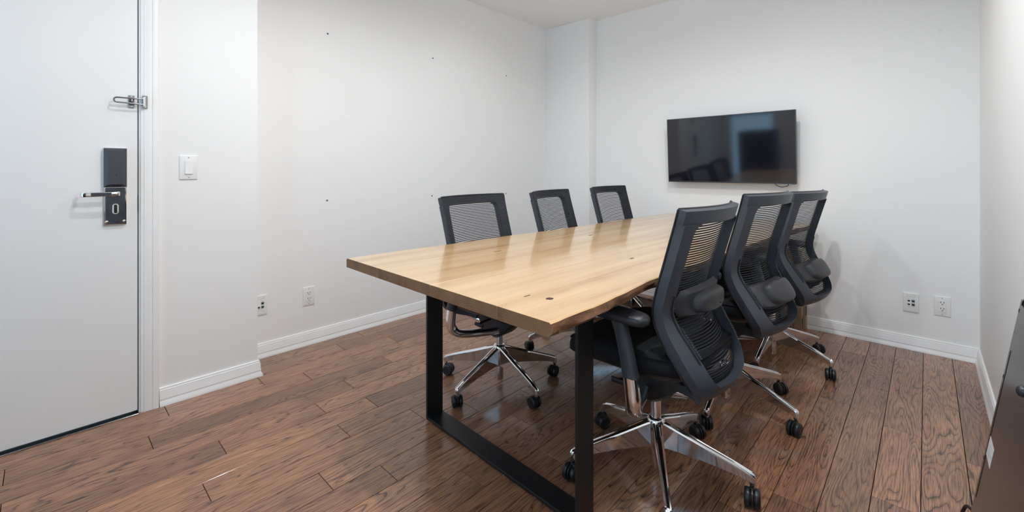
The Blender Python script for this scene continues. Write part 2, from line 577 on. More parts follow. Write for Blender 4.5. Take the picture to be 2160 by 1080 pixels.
# ---- rear windows: first mirrored in the screen, second added to brighten the room
for k, (a_, b_, c_, d_) in enumerate(WINS_AND_FILL):
    w1 = struct(link('window_%d' % (k + 1), None, None, ((a_ + b_) / 2, YREAR - 0.05, c_)))
    hw, hh = (b_ - a_) / 2, d_ - c_
    def win_part(name, boxes, mat):
        bm = bmesh.new()
        for q in boxes:
            box(bm, *q)
        return obj(name, bm, mat, w1)
    win_part('window_frame', [(-hw, -hw + 0.045, -0.03, 0.03, 0, hh), (hw - 0.045, hw, -0.03, 0.03, 0, hh),
                              (-hw + 0.045, hw - 0.045, -0.03, 0.03, 0, 0.045), (-hw + 0.045, hw - 0.045, -0.03, 0.03, hh - 0.045, hh)], 'trim')
    rz_ = 1.43 - c_
    win_part('window_rail', [(-hw + 0.045, hw - 0.045, -0.025, 0.025, rz_, rz_ + 0.05)], 'tv_body')
    win_part('pane', [(-hw + 0.045, hw - 0.045, -0.004, 0.0, 0.045, rz_)], 'glass')
    win_part('pane', [(-hw + 0.045, hw - 0.045, -0.004, 0.0, rz_ + 0.05, hh - 0.045)], 'glass')
    bm = bmesh.new(); box(bm, -hw - 0.03, hw + 0.03, 0.0505, 0.09, -0.03, -0.005, 0.004, 2); obj('window_sill', bm, 'trim', w1, 35)

# ---- baseboards: one moulding profile, mitred at the corners
PROF = [(0.0, 0.086), (0.006, 0.086), (0.0085, 0.083), (0.0085, 0.077), (0.011, 0.074), (0.011, 0.070), (0.0125, 0.067), (0.0125, 0.040),
        (0.0145, 0.036), (0.0150, 0.031), (0.0135, 0.027), (0.0150, 0.022), (0.0195, 0.014), (0.0220, 0.003), (0.0220, 0.0), (0.0, 0.0)]
def baseboard(name, p0, p1, n, m0, m1):
    """p0->p1 along the wall, n = normal into the room, m0/m1 = shift per unit offset at the two ends"""
    bm = bmesh.new()
    rings = []
    for p, mm in ((p0, m0), (p1, m1)):
        rings.append([Vector((p[0] + (n[0] + mm[0]) * o, p[1] + (n[1] + mm[1]) * o, z + 0.0003)) for o, z in PROF])
    loft(bm, rings)
    return struct(obj(name, bm, 'trim', smooth=35))
CAS1 = 0.364
baseboard('baseboard_entry', (XE, CAS1 + 0.001), (XE, YJOG), (1, 0), (0, 0), (0, 1))
baseboard('baseboard_jog', (XE, YJOG), (XL, YJOG), (0, 1), (1, 0), (1, 0))
baseboard('baseboard_left', (XL, YJOG), (XL, COLY), (1, 0), (0, 1), (0, -1))
baseboard('baseboard_column', (XL, COLY), (COLX, COLY), (0, -1), (1, 0), (1, 0))
baseboard('baseboard_column', (COLX, COLY), (COLX, YB), (1, 0), (0, -1), (0, -1))
baseboard('baseboard_back', (COLX, YB), (XR, YB), (0, -1), (1, 0), (-1, 0))
baseboard('baseboard_right', (XR, YB), (XR, YREAR), (-1, 0), (0, -1), (0, 0))

# ---- door
door = struct(link('door_1', None, None, (XE, DY1, 0)))
def dpart(name, bm, mat, smooth=None, parent=None):
    o = obj(name, bm, mat, parent or door, smooth)
    o.location = (0, 0, 0)
    return o
bm = bmesh.new(); box(bm, -0.047, -0.002, DY0 - DY1, 0, 0.012, DZ, 0.0015, 1); dpart('door_slab', bm, 'door')
bm = bmesh.new()   # jambs and head, with the stop the slab closes on
for y0, y1 in ((0.004, 0.0112), (DY0 - DY1 - 0.0112, DY0 - DY1 - 0.004)):
    box(bm, -0.13, 0.0, y0, y1, 0, DZ + 0.004)
box(bm, -0.13, 0.0, DY0 - DY1 - 0.0112, 0.0112, DZ + 0.004, DZ + 0.0145)
box(bm, -0.062, -0.0485, -0.012, 0.004, 0.0, DZ)
dpart('door_jamb', bm, 'trim')
bm = bmesh.new(); box(bm, -0.075, -0.05, DY0 - DY1 - 0.003, 0.003, 0.001, 0.0115); dpart('door_sweep', bm, 'gap')
bm = bmesh.new(); box(bm, -0.13, 0.019, DY0 - DY1, 0.002, 0.0003, 0.004, 0.0015, 1); dpart('threshold', bm, 'guard')
bm = bmesh.new(); box(bm, -0.04, -0.0005, 0.0005, 0.0036, 0.925, 1.006, 0.0004, 1); dpart('strike_plate', bm, 'slot')
bm = bmesh.new(); box(bm, -0.040, -0.0035, 0.0003, 0.0036, 0.012, 0.9245); box(bm, -0.040, -0.0035, 0.0003, 0.0036, 1.0065, DZ); dpart('door_gasket', bm, 'gap')
# casing: moulded boards round the opening
CPROF = [(0.0, 0.0), (0.0, 0.008), (0.006, 0.010), (0.010, 0.010), (0.012, 0.013), (0.030, 0.0155), (0.034, 0.0155), (0.036, 0.0125), (0.040, 0.0125), (0.043, 0.017), (0.060, 0.0185), (0.064, 0.017), (0.0665, 0.012), (0.0665, 0.0)]
ca = JY1 - 0.002
def casing_ring(z, y_base, sgn):
    return [Vector((t, (y_base + sgn * o) - DY1, z)) for o, t in CPROF]
bm = bmesh.new()
loft(bm, [casing_ring(0.0005, ca, 1), casing_ring(DZ + 0.07, ca, 1)])
dpart('door_casing', bm, 'trim', 35)
bm = bmesh.new()
loft(bm, [casing_ring(0.0005, JY0 + 0.002, -1), casing_ring(DZ + 0.07, JY0 + 0.002, -1)])
dpart('door_casing', bm, 'trim', 35)
bm = bmesh.new()
box(bm, 0, 0.015, JY0 - DY1 + 0.003, JY1 - DY1 - 0.003, DZ + 0.013, DZ + 0.075, 0.003, 1)
dpart('door_casing', bm, 'trim', 35)

# ---- electronic lock with lever (fixed to the door: a thing that rests on it)
lock = thing('door_lock', 'tall dark electronic lock plate with chrome lever handle on the white door', 'lock', (XE - 0.002, 0.2095, 0.874))
def lpart(name, bm, mat, smooth=30, parent=None):
    return obj(name, bm, mat, parent or lock, smooth)
bm = bmesh.new(); box(bm, 0, 0.010, -0.0385, 0.0385, 0, 0.343, 0.002, 2); lpart('back_plate', bm, 'chrome')
bm = bmesh.new()       # faceted upper cover
def cov(x, iy, it, ib):
    return [Vector((x, -0.0385 + iy, 0.168 + ib)), Vector((x, 0.0385 - iy, 0.168 + ib)), Vector((x, 0.0385 - iy, 0.342 - it)), Vector((x, -0.0385 + iy, 0.342 - it))]
loft(bm, [cov(0.0102, 0.0, 0, 0), cov(0.020, 0.0, 0, 0), cov(0.034, 0.013, 0.010, 0.013)])
lpart('upper_cover', bm, 'lock_dark', 20)
bm = bmesh.new(); cyl(bm, (0.0335, 0.002, 0.222), (0.0345, 0.002, 0.222), 0.0022, n=10); lpart('indicator_hole', bm, 'slot')
bm = bmesh.new(); box(bm, 0.0102, 0.018, -0.0335, 0.0335, 0.004, 0.166, 0.002, 1); lpart('lower_plate', bm, 'lock_steel')
bm = bmesh.new()
tube(bm, [(0.018, 0.0, 0.062), (0.024, 0.0, 0.062)], 0.011, 16)
for v in bm.verts:
    v.co.z = 0.072 + (v.co.z - 0.062) * 1.0 + (0.012 if v.co.z > 0.062 else -0.012)
lpart('thumb_turn_ring', bm, 'chrome')
bm = bmesh.new(); box(bm, 0.0242, 0.030, -0.0055, 0.0055, 0.053, 0.091, 0.0035, 3); lpart('thumb_turn', bm, 'slot')
for y in (-0.029, 0.029):
    bm = bmesh.new(); lathe(bm, [(0.0, 0.0), (0.006, 0.0), (0.0055, 0.003), (0.0, 0.004)], 12, Matrix.Translation((0.0181, y, 0.016)) @ Matrix.Rotation(PI / 2, 4, 'Y')); lpart('screw', bm, 'chrome')
bm = bmesh.new()       # lever: out from the plate, along, and back towards the door at its tip
pts = catmull([(0.018, 0.010, 0.140), (0.045, 0.010, 0.140), (0.062, 0.004, 0.140), (0.065, -0.02, 0.140), (0.065, -0.07, 0.139), (0.063, -0.098, 0.139), (0.052, -0.110, 0.139), (0.030, -0.110, 0.139)], 5)
rr = []
for p in pts:
    rr.append([])
rings = []
for i, p in enumerate(pts):
    a, c = Vector(pts[max(i - 1, 0)]), Vector(pts[min(i + 1, len(pts) - 1)])
    t = (c - a).normalized()
    u = Vector((0, 0, 1)); w = t.cross(u).normalized()
    k = 0.0095 if i > 3 else 0.012
    ring = [Vector(p) + u * (k * b_) + w * (0.0045 * a_) for a_, b_ in superell(1, 1, 12, 4)]
    rings.append(ring)
loft(bm, rings)
lev = lpart('lever_handle', bm, 'chrome', 40)
bm = bmesh.new(); box(bm, 0.0655, 0.0700, -0.082, -0.016, 0.1318, 0.1470, 0.001, 1); lpart('lever_insert', bm, 'lock_dark', 30, lev)

# ---- swing-bar door guard
guard = thing('door_guard', 'small steel swing-bar door guard above the lock', 'door guard', (XE, 0.290, 1.405))
bm = bmesh.new(); box(bm, -0.0018, 0.004, -0.036, -0.0146, -0.002, 0.054, 0.0015, 1); gp = obj('door_plate', bm, 'guard', guard)
bm = bmesh.new(); lathe(bm, [(0, 0), (0.006, 0), (0.008, 0.004), (0.008, 0.010), (0, 0.013)], 14, Matrix.Translation((0.004, -0.026, 0.026)) @ Matrix.Rotation(PI / 2, 4, 'Y')); obj('ball_stud', bm, 'guard', guard, 40)
bm = bmesh.new(); box(bm, 0.0185, 0.0215, 0.010, 0.030, -0.002, 0.056, 0.001, 1); obj('frame_plate', bm, 'guard', guard)
bm = bmesh.new(); cyl(bm, (0.0265, 0.018, 0.006), (0.0265, 0.018, 0.048), 0.0052, n=14); obj('hinge_pin', bm, 'chrome', guard, 40)
bm = bmesh.new()
hoop = [(0.027, 0.016, 0.039), (0.030, -0.02, 0.038), (0.032, -0.076, 0.037)] + [(0.032, -0.076 - 0.011 * math.sin(t), 0.0265 + 0.0105 * math.cos(t)) for t in [PI * k / 8 for k in range(1, 8)]] + [(0.032, -0.076, 0.016), (0.030, -0.02, 0.015), (0.027, 0.016, 0.014)]
tube(bm, hoop, 0.0033, 8)
obj('swing_bar', bm, 'guard', guard, 60)
for y, x in ((-0.026, 0.004), (0.021, 0.0215)):
    for z in (0.004, 0.049):
        bm = bmesh.new(); lathe(bm, [(0, 0), (0.0035, 0), (0.003, 0.0018), (0, 0.0022)], 10, Matrix.Translation((x, y, z)) @ Matrix.Rotation(PI / 2, 4, 'Y')); obj('screw', bm, 'chrome', guard)

# ---- wall plates (local: plate lies in XZ, faces -Y)
def plate_root(name, label, cat, loc, facing, group=None):
    rz = {'-Y': 0.0, '+X': PI / 2}[facing]
    return thing(name, label, cat, loc, (0, 0, rz), group)
def plate_body(root, w=0.0735, h=0.118, t=0.006):
    bm = bmesh.new(); box(bm, -w / 2, w / 2, -t, -0.0003, -h / 2, h / 2, 0.003, 3); obj('plate', bm, 'plate', root, 40)
def screws(root, h, y=-0.0062):
    for z in (-h, h):
        bm = bmesh.new(); lathe(bm, [(0, 0), (0.003, 0), (0.0026, 0.0009), (0, 0.0011)], 10, Matrix.Translation((0, y, z)) @ Matrix.Rotation(PI / 2, 4, 'X')); obj('screw', bm, 'plate_grey', root)
def outlet(loc, facing, label):
    r = plate_root('wall_outlet', label, 'outlet', loc, facing)
    plate_body(r); screws(r, 0.0485)
    bm = bmesh.new(); box(bm, -0.0168, 0.0168, -0.0082, -0.0061, -0.0335, 0.0335, 0.0008, 1); obj('receptacle_face', bm, 'plate', r)
    for zc in (0.0175, -0.0195):
        for dx in (-0.0068, 0.0068):
            bm = bmesh.new(); box(bm, dx - 0.0014, dx + 0.0014, -0.0086, -0.0083, zc + 0.0015, zc + 0.0105); obj('slot', bm, 'slot', r)
        bm = bmesh.new(); cyl(bm, (0, -0.0083, zc - 0.0058), (0, -0.0086, zc - 0.0058), 0.0028, n=12); obj('ground_hole', bm, 'slot', r)
    return r
def dataplate(loc, facing, label, jacks):
    r = plate_root('data_plate', label, 'wall plate', loc, facing)
    plate_body(r, t=0.0075)
    for s in (1, -1):
        bm = bmesh.new(); box(bm, -0.0215, 0.0215, -0.0088, -0.0076, s * 0.0425 - 0.0065, s * 0.0425 + 0.0065, 0.0006, 1); f = obj('label_window', bm, 'plate', r)
        bm = bmesh.new()
        for dx in (-0.0205, 0.0198):
            box(bm, dx, dx + 0.0008, -0.0091, -0.0089, s * 0.0425 - 0.004, s * 0.0425 + 0.006)
        box(bm, -0.0205, 0.0206, -0.0091, -0.0089, s * 0.0425 + 0.0060, s * 0.0425 + 0.0066)
        obj('window_slit', bm, 'plate_grey', f)
    for (dx, dz, grey) in jacks:
        bm = bmesh.new(); box(bm, dx - 0.0082, dx + 0.0082, -0.0092, -0.0076, dz - 0.0085, dz + 0.0085, 0.0006, 1); j = obj('jack', bm, 'plate_grey' if grey else 'plate', r)
        bm = bmesh.new()
        loft(bm, [[Vector((dx + a, y, dz + b_)) for a, b_ in ((-0.006, 0.004), (-0.006, -0.001), (-0.003, -0.0055), (0.003, -0.0055), (0.006, -0.001), (0.006, 0.004))] for y in (-0.0093, -0.0096)])
        obj('port', bm, 'slot', j)
        bm = bmesh.new(); box(bm, dx - 0.0045, dx + 0.0045, -0.0079, -0.0076, dz + (0.0125 if dz > 0 else -0.0135), dz + (0.0140 if dz > 0 else -0.0120)); obj('port_number', bm, 'plate_grey', r)
    return r
outlet((0.070, YB, 0.299), '-Y', 'white duplex wall outlet below the television wall, next to the corner')
dataplate((-0.070, YB, 0.293), '-Y', 'white data plate with four network jacks, two of them grey',
          [(-0.0095, 0.0105, False), (0.0105, 0.0105, True), (-0.0095, -0.0115, False), (0.0105, -0.0115, True)])
outlet((XL, 1.1535, 0.310), '+X', 'white duplex wall outlet low on the wall with the screw holes')
dataplate((XL, 0.872, 0.314), '+X', 'white data plate with three network jacks beside the jog of the wall',
          [(0.0105, 0.0105, True), (-0.0095, -0.0115, False), (0.0105, -0.0115, True)])
sw = plate_root('light_switch', 'white rocker light switch on the wall beside the door', 'switch', (XE, 0.4785, 1.131), '+X')
plate_body(sw); screws(sw, 0.0485)
bm = bmesh.new(); box(bm, -0.0168, 0.0168, -0.0078, -0.0061, -0.0335, 0.0335, 0.0006, 1); obj('switch_frame', bm, 'plate', sw)
bm = bmesh.new()
loft(bm, [[Vector((-0.0150, y0, z)), Vector((0.0150, y0, z)), Vector((0.0150, y1, z)), Vector((-0.0150, y1, z))] for z, y0, y1 in ((-0.0315, -0.0079, -0.0120), (0.0, -0.0079, -0.0098), (0.0315, -0.0079, -0.0088))])
obj('rocker', bm, 'plate', sw)

# ---- old screw holes in the left wall
for (y, z, lab) in [(1.277, 2.021, 'upper screw anchor in the bare wall, above the duplex outlet'), (2.129, 2.016, 'upper screw anchor in the middle of the bare wall'), (2.978, 2.007, 'upper screw anchor in the bare wall, nearest the boxed column'),
                    (1.273, 0.916, 'lower screw anchor in the bare wall, above the duplex outlet'), (2.120, 0.911, 'lower screw anchor in the middle of the bare wall'), (2.972, 0.896, 'lower screw anchor in the bare wall, nearest the boxed column')]:
    bm = bmesh.new()
    lathe(bm, [(0.0, 0.0012), (0.0035, 0.0012), (0.0045, 0.0018), (0.0062, 0.0014), (0.0068, 0.0003), (0, 0.0003)], 12, Matrix.Rotation(PI / 2, 4, 'Y'))
    o = obj('wall_anchor', bm, 'plate_grey', smooth=60, loc=(XL, y, z))
    tag(o, lab, 'wall anchor', 'old screw anchors in the bare wall')
    bm = bmesh.new(); cyl(bm, (0.0013, 0, 0), (0.0021, 0, 0), 0.0043, n=10); obj('screw_hole', bm, 'slot', o)

# ---- recessed ceiling lamps
for (x, y, k, where) in LIGHTS:
    t = thing('ceiling_downlight', 'round recessed ceiling downlight ' + where, 'downlight', (x, y, CZ), group='recessed downlights in the ceiling')
    bm = bmesh.new(); lathe(bm, [(0.052, -0.0005), (0.075, -0.0005), (0.074, -0.006), (0.056, -0.008), (0.052, -0.004)], 32); obj('trim_ring', bm, 'trim', t, 40)
    bm = bmesh.new(); lathe(bm, [(0.0, -0.0005), (0.0515, -0.0005), (0.0515, -0.0025), (0.0, -0.0025)], 24); obj('lens', bm, 'lamp', t)
    ld = bpy.data.lights.new('downlight_bulb', 'SPOT')
    ld.energy = LIGHT_W * k
    ld.color = (0.965, 0.985, 1.0)
    ld.spot_size = math.radians(170)
    ld.spot_blend = 0.65
    ld.shadow_soft_size = 0.03
    lo = link('downlight_bulb', ld, t, (0, 0, -0.035))

# ================================================================== CONFERENCE TABLE
TZ, TH = 0.752, 0.037
TABLE_ROT = math.radians(-2.2)
tb = thing('conference_table', 'long live-edge maple conference table on black steel frames', 'table', (-1.15, 2.2, 0), (0, 0, TABLE_ROT))
TI = Matrix.Rotation(-TABLE_ROT, 4, 'Z') @ Matrix.Translation((1.15, -2.2, 0))
def tl(x, y, z=0.0):
    return TI @ Vector((x, y, z))
left_edge = [tl(*p) for p in catmull([(-1.753, 0.855), (-1.748, 1.053), (-1.722, 1.353), (-1.700, 1.77), (-1.672, 2.007), (-1.652, 2.313), (-1.628, 2.966), (-1.591, 3.60)], 6)]
right_edge = [tl(*p) for p in catmull([(-0.656, 0.829), (-0.653, 0.987), (-0.658, 1.149), (-0.672, 1.40), (-0.662, 1.62), (-0.652, 1.85), (-0.650, 2.05), (-0.636, 2.325), (-0.622, 2.70), (-0.618, 2.959), (-0.578, 3.35), (-0.537, 3.615)], 6)]
def edge_x(pts, y):
    ps = [(p.x, p.y) for p in pts]
    if y <= ps[0][1]: return ps[0][0]
    for (xa, ya), (xb, yb) in zip(ps, ps[1:]):
        if y <= yb:
            t = (y - ya) / (yb - ya)
            return xa + (xb - xa) * t
    return ps[-1][0]
YN, YF = left_edge[0].y, (left_edge[-1].y + right_edge[-1].y) / 2 
YNr = right_edge[0].y
fr = lambda t: YN + (YNr - YN) * t
seams = [None] + [tl(x, 0.834).x for x in (-1.498, -1.151, -1.012, -0.842)] + [None]
W0, W1 = left_edge[0].x, right_edge[0].x
NY = 90
rt = random.Random(5)
nz = [rt.uniform(-1, 1) for _ in range(400)]
def nse(t):
    i = int(math.floor(t)); f = t - i; f = f * f * (3 - 2 * f)
    return nz[i % 400] * (1 - f) + nz[(i + 1) % 400] * f
for k in range(5):
    bm = bmesh.new()
    rows = []
    def xs(side, y):
        if side == 0:
            return edge_x(left_edge, y) + 0.0015 * nse(y * 9)
        if side == 5:
            return edge_x(right_edge, y) + 0.0022 * nse(y * 17 + 50)
        return seams[side]
    g = 0.0007
    for i in range(NY + 1):
        t = i / NY
        ring = []
        y = YN + (YF - YN) * t
        xa, xb = xs(k, y) + (g if k else 0), xs(k + 1, y) - (g if k < 4 else 0)
        # skew of the near end
        def yy(x):
            s = (x - W0) / (W1 - W0)
            return y + (1 - t) * (YNr - YN) * s
        ca, cb = (0.006 if k == 0 else 0.0008), (0.004 if k == 4 else 0.0008)
        if k == 4:    # live edge: bark bulges and undercuts
            b1 = 0.004 * nse(y * 23) + 0.003 * nse(y * 61 + 7)
            b2 = 0.005 * nse(y * 15 + 90) + 0.003 * nse(y * 47 + 3)
            b3 = 0.006 * nse(y * 19 + 33)
            rightpts = [(xb - cb, 0.0), (xb, -0.003), (xb + b1 + 0.003, -0.013), (xb + b2 + 0.002, -0.025), (xb - 0.004 + b3, -TH + 0.003), (xb - 0.010 + b3, -TH)]
        else:
            rightpts = [(xb - cb, 0.0), (xb, -cb), (xb, -0.013), (xb, -0.025), (xb, -TH + 0.001), (xb - 0.001, -TH)]
        prof = rightpts + [(xa + 0.001, -TH), (xa, -TH + 0.001), (xa, -0.02), (xa, -ca), (xa + ca, 0.0)]
        rows.append([Vector((px, yy(px), TZ + pz)) for px, pz in prof])
    loft(bm, rows)
    bm.faces.ensure_lookup_table()
    for f in bm.faces:
        n = f.normal if f.normal.length else Vector((0, 0, 1))
        f.normal_update()
        c = f.calc_center_median()
        if abs(f.normal.y) > 0.9:
            f.material_index = 1
        elif k == 4 and f.normal.z < 0.7 and c.x > xs(5, c.y) - 0.013 and abs(f.normal.z) < 0.9:
            f.material_index = 2
        elif k == 0 and f.normal.z < 0.5 and c.x < xs(0, c.y) + 0.004:
            f.material_index = 1
        elif f.normal.z < -0.5:
            f.material_index = 1
    ctr = (xs(k, 0) + xs(k + 1, 0)) / 2
    for v in bm.verts:
        v.co.x -= ctr; v.co.z -= TZ
    obj('board', bm, ['maple', 'maple_end', 'bark'], tb, 25, (ctr, 0, TZ))
# dark knots in the boards
for n_, (x, y, a, b_) in enumerate([(-0.782, 0.984, 0.010, 0.011), (-1.423, 2.562, 0.006, 0.016), (-1.373, 2.10, 0.006, 0.018), (-0.889, 1.667, 0.005, 0.016), (-1.407, 1.397, 0.004, 0.022), (-0.847, 0.962, 0.003, 0.014)]):
    p = tl(x, y, TZ)
    bm = bmesh.new()
    ring = [Vector((a * math.cos(2 * PI * j / 14) * (1 + 0.2 * nse(j * 1.7 + n_ * 9)), b_ * math.sin(2 * PI * j / 14) * (1 + 0.2 * nse(j + n_ * 5)), 0)) for j in range(14)]
    loft(bm, [[v + Vector((0, 0, -0.002)) for v in ring], [v + Vector((0, 0, 0.0004)) for v in ring]])
    obj('knot', bm, 'knot' if 'knot' in M else simple('knot_wood', (0.06, 0.025, 0.012), 0.45), tb, loc=p)
# steel frames
def leg_frame(wx0, wx1, wy, depth=0.083, th=0.012):
    bm = bmesh.new()
    p0, p1 = tl(wx0, wy), tl(wx1, wy)
    x0, x1, y0 = p0.x, p1.x, (p0.y + p1.y) / 2 - 0.012
    zt = TZ - TH - 0.0005
    z0 = 0.006
    outer = [(x0, z0), (x1, z0), (x1, zt), (x0, zt)]
    box(bm, x0, x1, y0, y0 + depth, z0, z0 + th, 0.001, 1)
    box(bm, x0, x1, y0, y0 + depth, zt - th, zt, 0.001, 1)
    box(bm, x0, x0 + th, y0, y0 + depth, z0 + th, zt - th, 0.001, 1)
    box(bm, x1 - th, x1, y0, y0 + depth, z0 + th, zt - th, 0.001, 1)
    f = obj('leg_frame', bm, 'black_metal', tb)
    for i in range(6):
        bm = bmesh.new()
        lathe(bm, [(0, 0.0003), (0.011, 0.0003), (0.011, 0.0058), (0, 0.0058)], 12)
        obj('felt_foot', bm, 'felt', f, loc=(x0 + 0.03 + (x1 - x0 - 0.06) * i / 5, y0 + 0.016, 0))
leg_frame(-1.627, -0.785, 1.159)
leg_frame(-1.543, -0.701, 3.362)

# ================================================================== CHAIRS
PARTS = []     # (name, mesh, kind, loc, parent index or None, label)
def add(name, bm, mats, kind, smooth=35, loc=(0, 0, 0), parent=None, rz=0.0, stuff=False, label=None):
    PARTS.append((name, mesh_from(bm, name, mats, smooth), kind, loc, parent, rz, stuff, label))
    return len(PARTS) - 1

# --- five-star base
bm = bmesh.new()
lathe(bm, [(0.0, 0.098), (0.026, 0.098), (0.031, 0.106), (0.033, 0.19), (0.029, 0.202), (0.023, 0.206), (0.0, 0.206)], 28)
add('base_hub', bm, 'alu', 'base', 40)
def leg_mesh():
    bm = bmesh.new()
    st = [(0.022, 0.196, 0.100, 0.0165, 0.0150), (0.05, 0.189, 0.104, 0.0165, 0.0135), (0.15, 0.156, 0.098, 0.0145, 0.0110), (0.25, 0.125, 0.086, 0.0125, 0.0095), (0.298, 0.108, 0.076, 0.0120, 0.0095), (0.318, 0.100, 0.072, 0.0115, 0.0095), (0.3245, 0.092, 0.072, 0.0080, 0.0075)]
    rings = []
    for r, zt, zb, wt, wb in catmull(st, 3):
        h = zt - zb
        rings.append([Vector((r, s, z)) for s, z in ((-wb, zb), (wb, zb), (wb + (wt - wb) * 0.8, zt - 0.012), (wt, zt - 0.006), (wt * 0.8, zt - 0.0012), (wt * 0.45, zt), (wt * 0.30, zt - 0.0022), (-wt * 0.30, zt - 0.0022), (-wt * 0.45, zt), (-wt * 0.8, zt - 0.0012), (-wt, zt - 0.006), (-wb - (wt - wb) * 0.8, zt - 0.012))])
    loft(bm, rings)
    lathe(bm, [(0.0, 0.062), (0.0085, 0.062), (0.0095, 0.066), (0.0105, 0.09), (0.0, 0.092)], 14, Matrix.Translation((0.313, 0, 0)))
    return mesh_from(bm, 'base_leg', 'alu', 38)
LEG = leg_mesh()
# casters
bm = bmesh.new()
cyl(bm, (0, 0, 0.046), (0, 0, 0.0655), 0.0055, n=12)
lathe(bm, [(0.0, -0.0055), (0.024, -0.0055), (0.0285, -0.002), (0.0285, 0.002), (0.024, 0.0055), (0.0, 0.0055)], 22, Matrix.Translation((-0.016, 0, 0.0295)) @ Matrix.Rotation(PI / 2, 4, 'X'))
box(bm, -0.014, 0.007, -0.008, 0.008, 0.040, 0.056, 0.004, 2)
CASTER = mesh_from(bm, 'caster', 'caster', 40)
bm = bmesh.new()
lathe(bm, [(0.0, 0.0065), (0.025, 0.0065), (0.0285, 0.009), (0.0290, 0.013), (0.0285, 0.0195), (0.0255, 0.0235), (0.0215, 0.0245), (0.0205, 0.0232), (0.012, 0.0236), (0.0, 0.0242)], 26, Matrix.Rotation(PI / 2, 4, 'X'))
WHEEL = mesh_from(bm, 'wheel', 'caster', 40)

bm = bmesh.new()
lathe(bm, [(0.0, 0.024), (0.019, 0.024), (0.021, 0.028), (0.021, 0.097), (0.0, 0.0975)], 24)
add('gas_column', bm, 'alu', 'base', 40)
bm = bmesh.new()
lathe(bm, [(0.0, 0.15), (0.0185, 0.15), (0.0185, 0.275), (0.0, 0.276)], 24)
add('gas_piston', bm, 'alu', 'upper', 40)

# --- mechanism under the seat
bm = bmesh.new()
sec = [(-0.115, 0.05, 0.345, 0.400), (-0.06, 0.058, 0.300, 0.415), (0.0, 0.060, 0.270, 0.420), (0.05, 0.058, 0.285, 0.425), (0.12, 0.045, 0.345, 0.428)]
loft(bm, [[Vector((x, s * w, z)) for s, z in ((-0.75, z0), (0.75, z0), (1, z0 + 0.012), (1, z1), (-1, z1), (-1, z0 + 0.012))] for x, w, z0, z1 in catmull(sec, 3)])
add('tilt_mechanism', bm, 'plastic_dark', 'upper', 40)
for s in (-1, 1):
    bm = bmesh.new()
    tube(bm, [(0.03, s * 0.055, 0.385), (0.035, s * 0.17, 0.385), (0.045, s * 0.19, 0.384)], 0.006, 10)
    tube(bm, [(0.02, s * 0.195, 0.384), (0.07, s * 0.192, 0.381)], [0.009, 0.011], 10, flat=0.6)
    add('tilt_lever', bm, 'plastic_dark', 'upper', 50)

# --- seat
def cushion(bm, a, b, levels, deform, n=56, p=4.2, cx=0.0):
    rings = []
    for inset, z in levels:
        rings.append([deform(Vector((cx + x, y, z))) for x, y in superell(a - inset, b - inset, n, p)])
    # top closed with shrinking rings
    vs = []
    zt = levels[-1][1]
    for k in (0.75, 0.5, 0.25, 0.05):
        rings.append([deform(Vector((cx + x * k, y * k, zt + 0.004 * (1 - k)))) for x, y in superell(a - levels[-1][0], b - levels[-1][0], n, p - (1 - k))])
    loft(bm, rings)
def seat_def(v):
    f = max(0.0, (v.x - 0.10) / 0.17)
    z = v.z - 0.045 * f * f
    z -= 0.012 * math.exp(-((v.x + 0.03) / 0.12) ** 2) * max(0, 1 - (v.y / 0.2) ** 2) * (1 if v.z > 0.52 else 0)
    return Vector((v.x, v.y * (1 - 0.06 * max(0, -v.x / 0.25)), z))
bm = bmesh.new()
cushion(bm, 0.250, 0.250, [(0.03, 0.462), (0.008, 0.464), (0.0, 0.475), (0.0, 0.498), (0.006, 0.516), (0.018, 0.526), (0.04, 0.531), (0.07, 0.533)], seat_def, cx=0.025)
add('seat_cushion', bm, 'fabric', 'upper', 60)
bm = bmesh.new()
ring = [seat_def(Vector((0.025 + x, y, 0.517))) for x, y in superell(0.2475, 0.2475, 56, 4.2)]
tube(bm, ring, 0.0025, 6, closed=True)
add('seat_piping', bm, 'fabric', 'upper', 60)
bm = bmesh.new()
cushion(bm, 0.238, 0.238, [(0.09, 0.428), (0.03, 0.436), (0.004, 0.452), (0.0, 0.463)], seat_def, cx=0.025)
add('seat_pan', bm, 'plastic_dark', 'upper', 50)

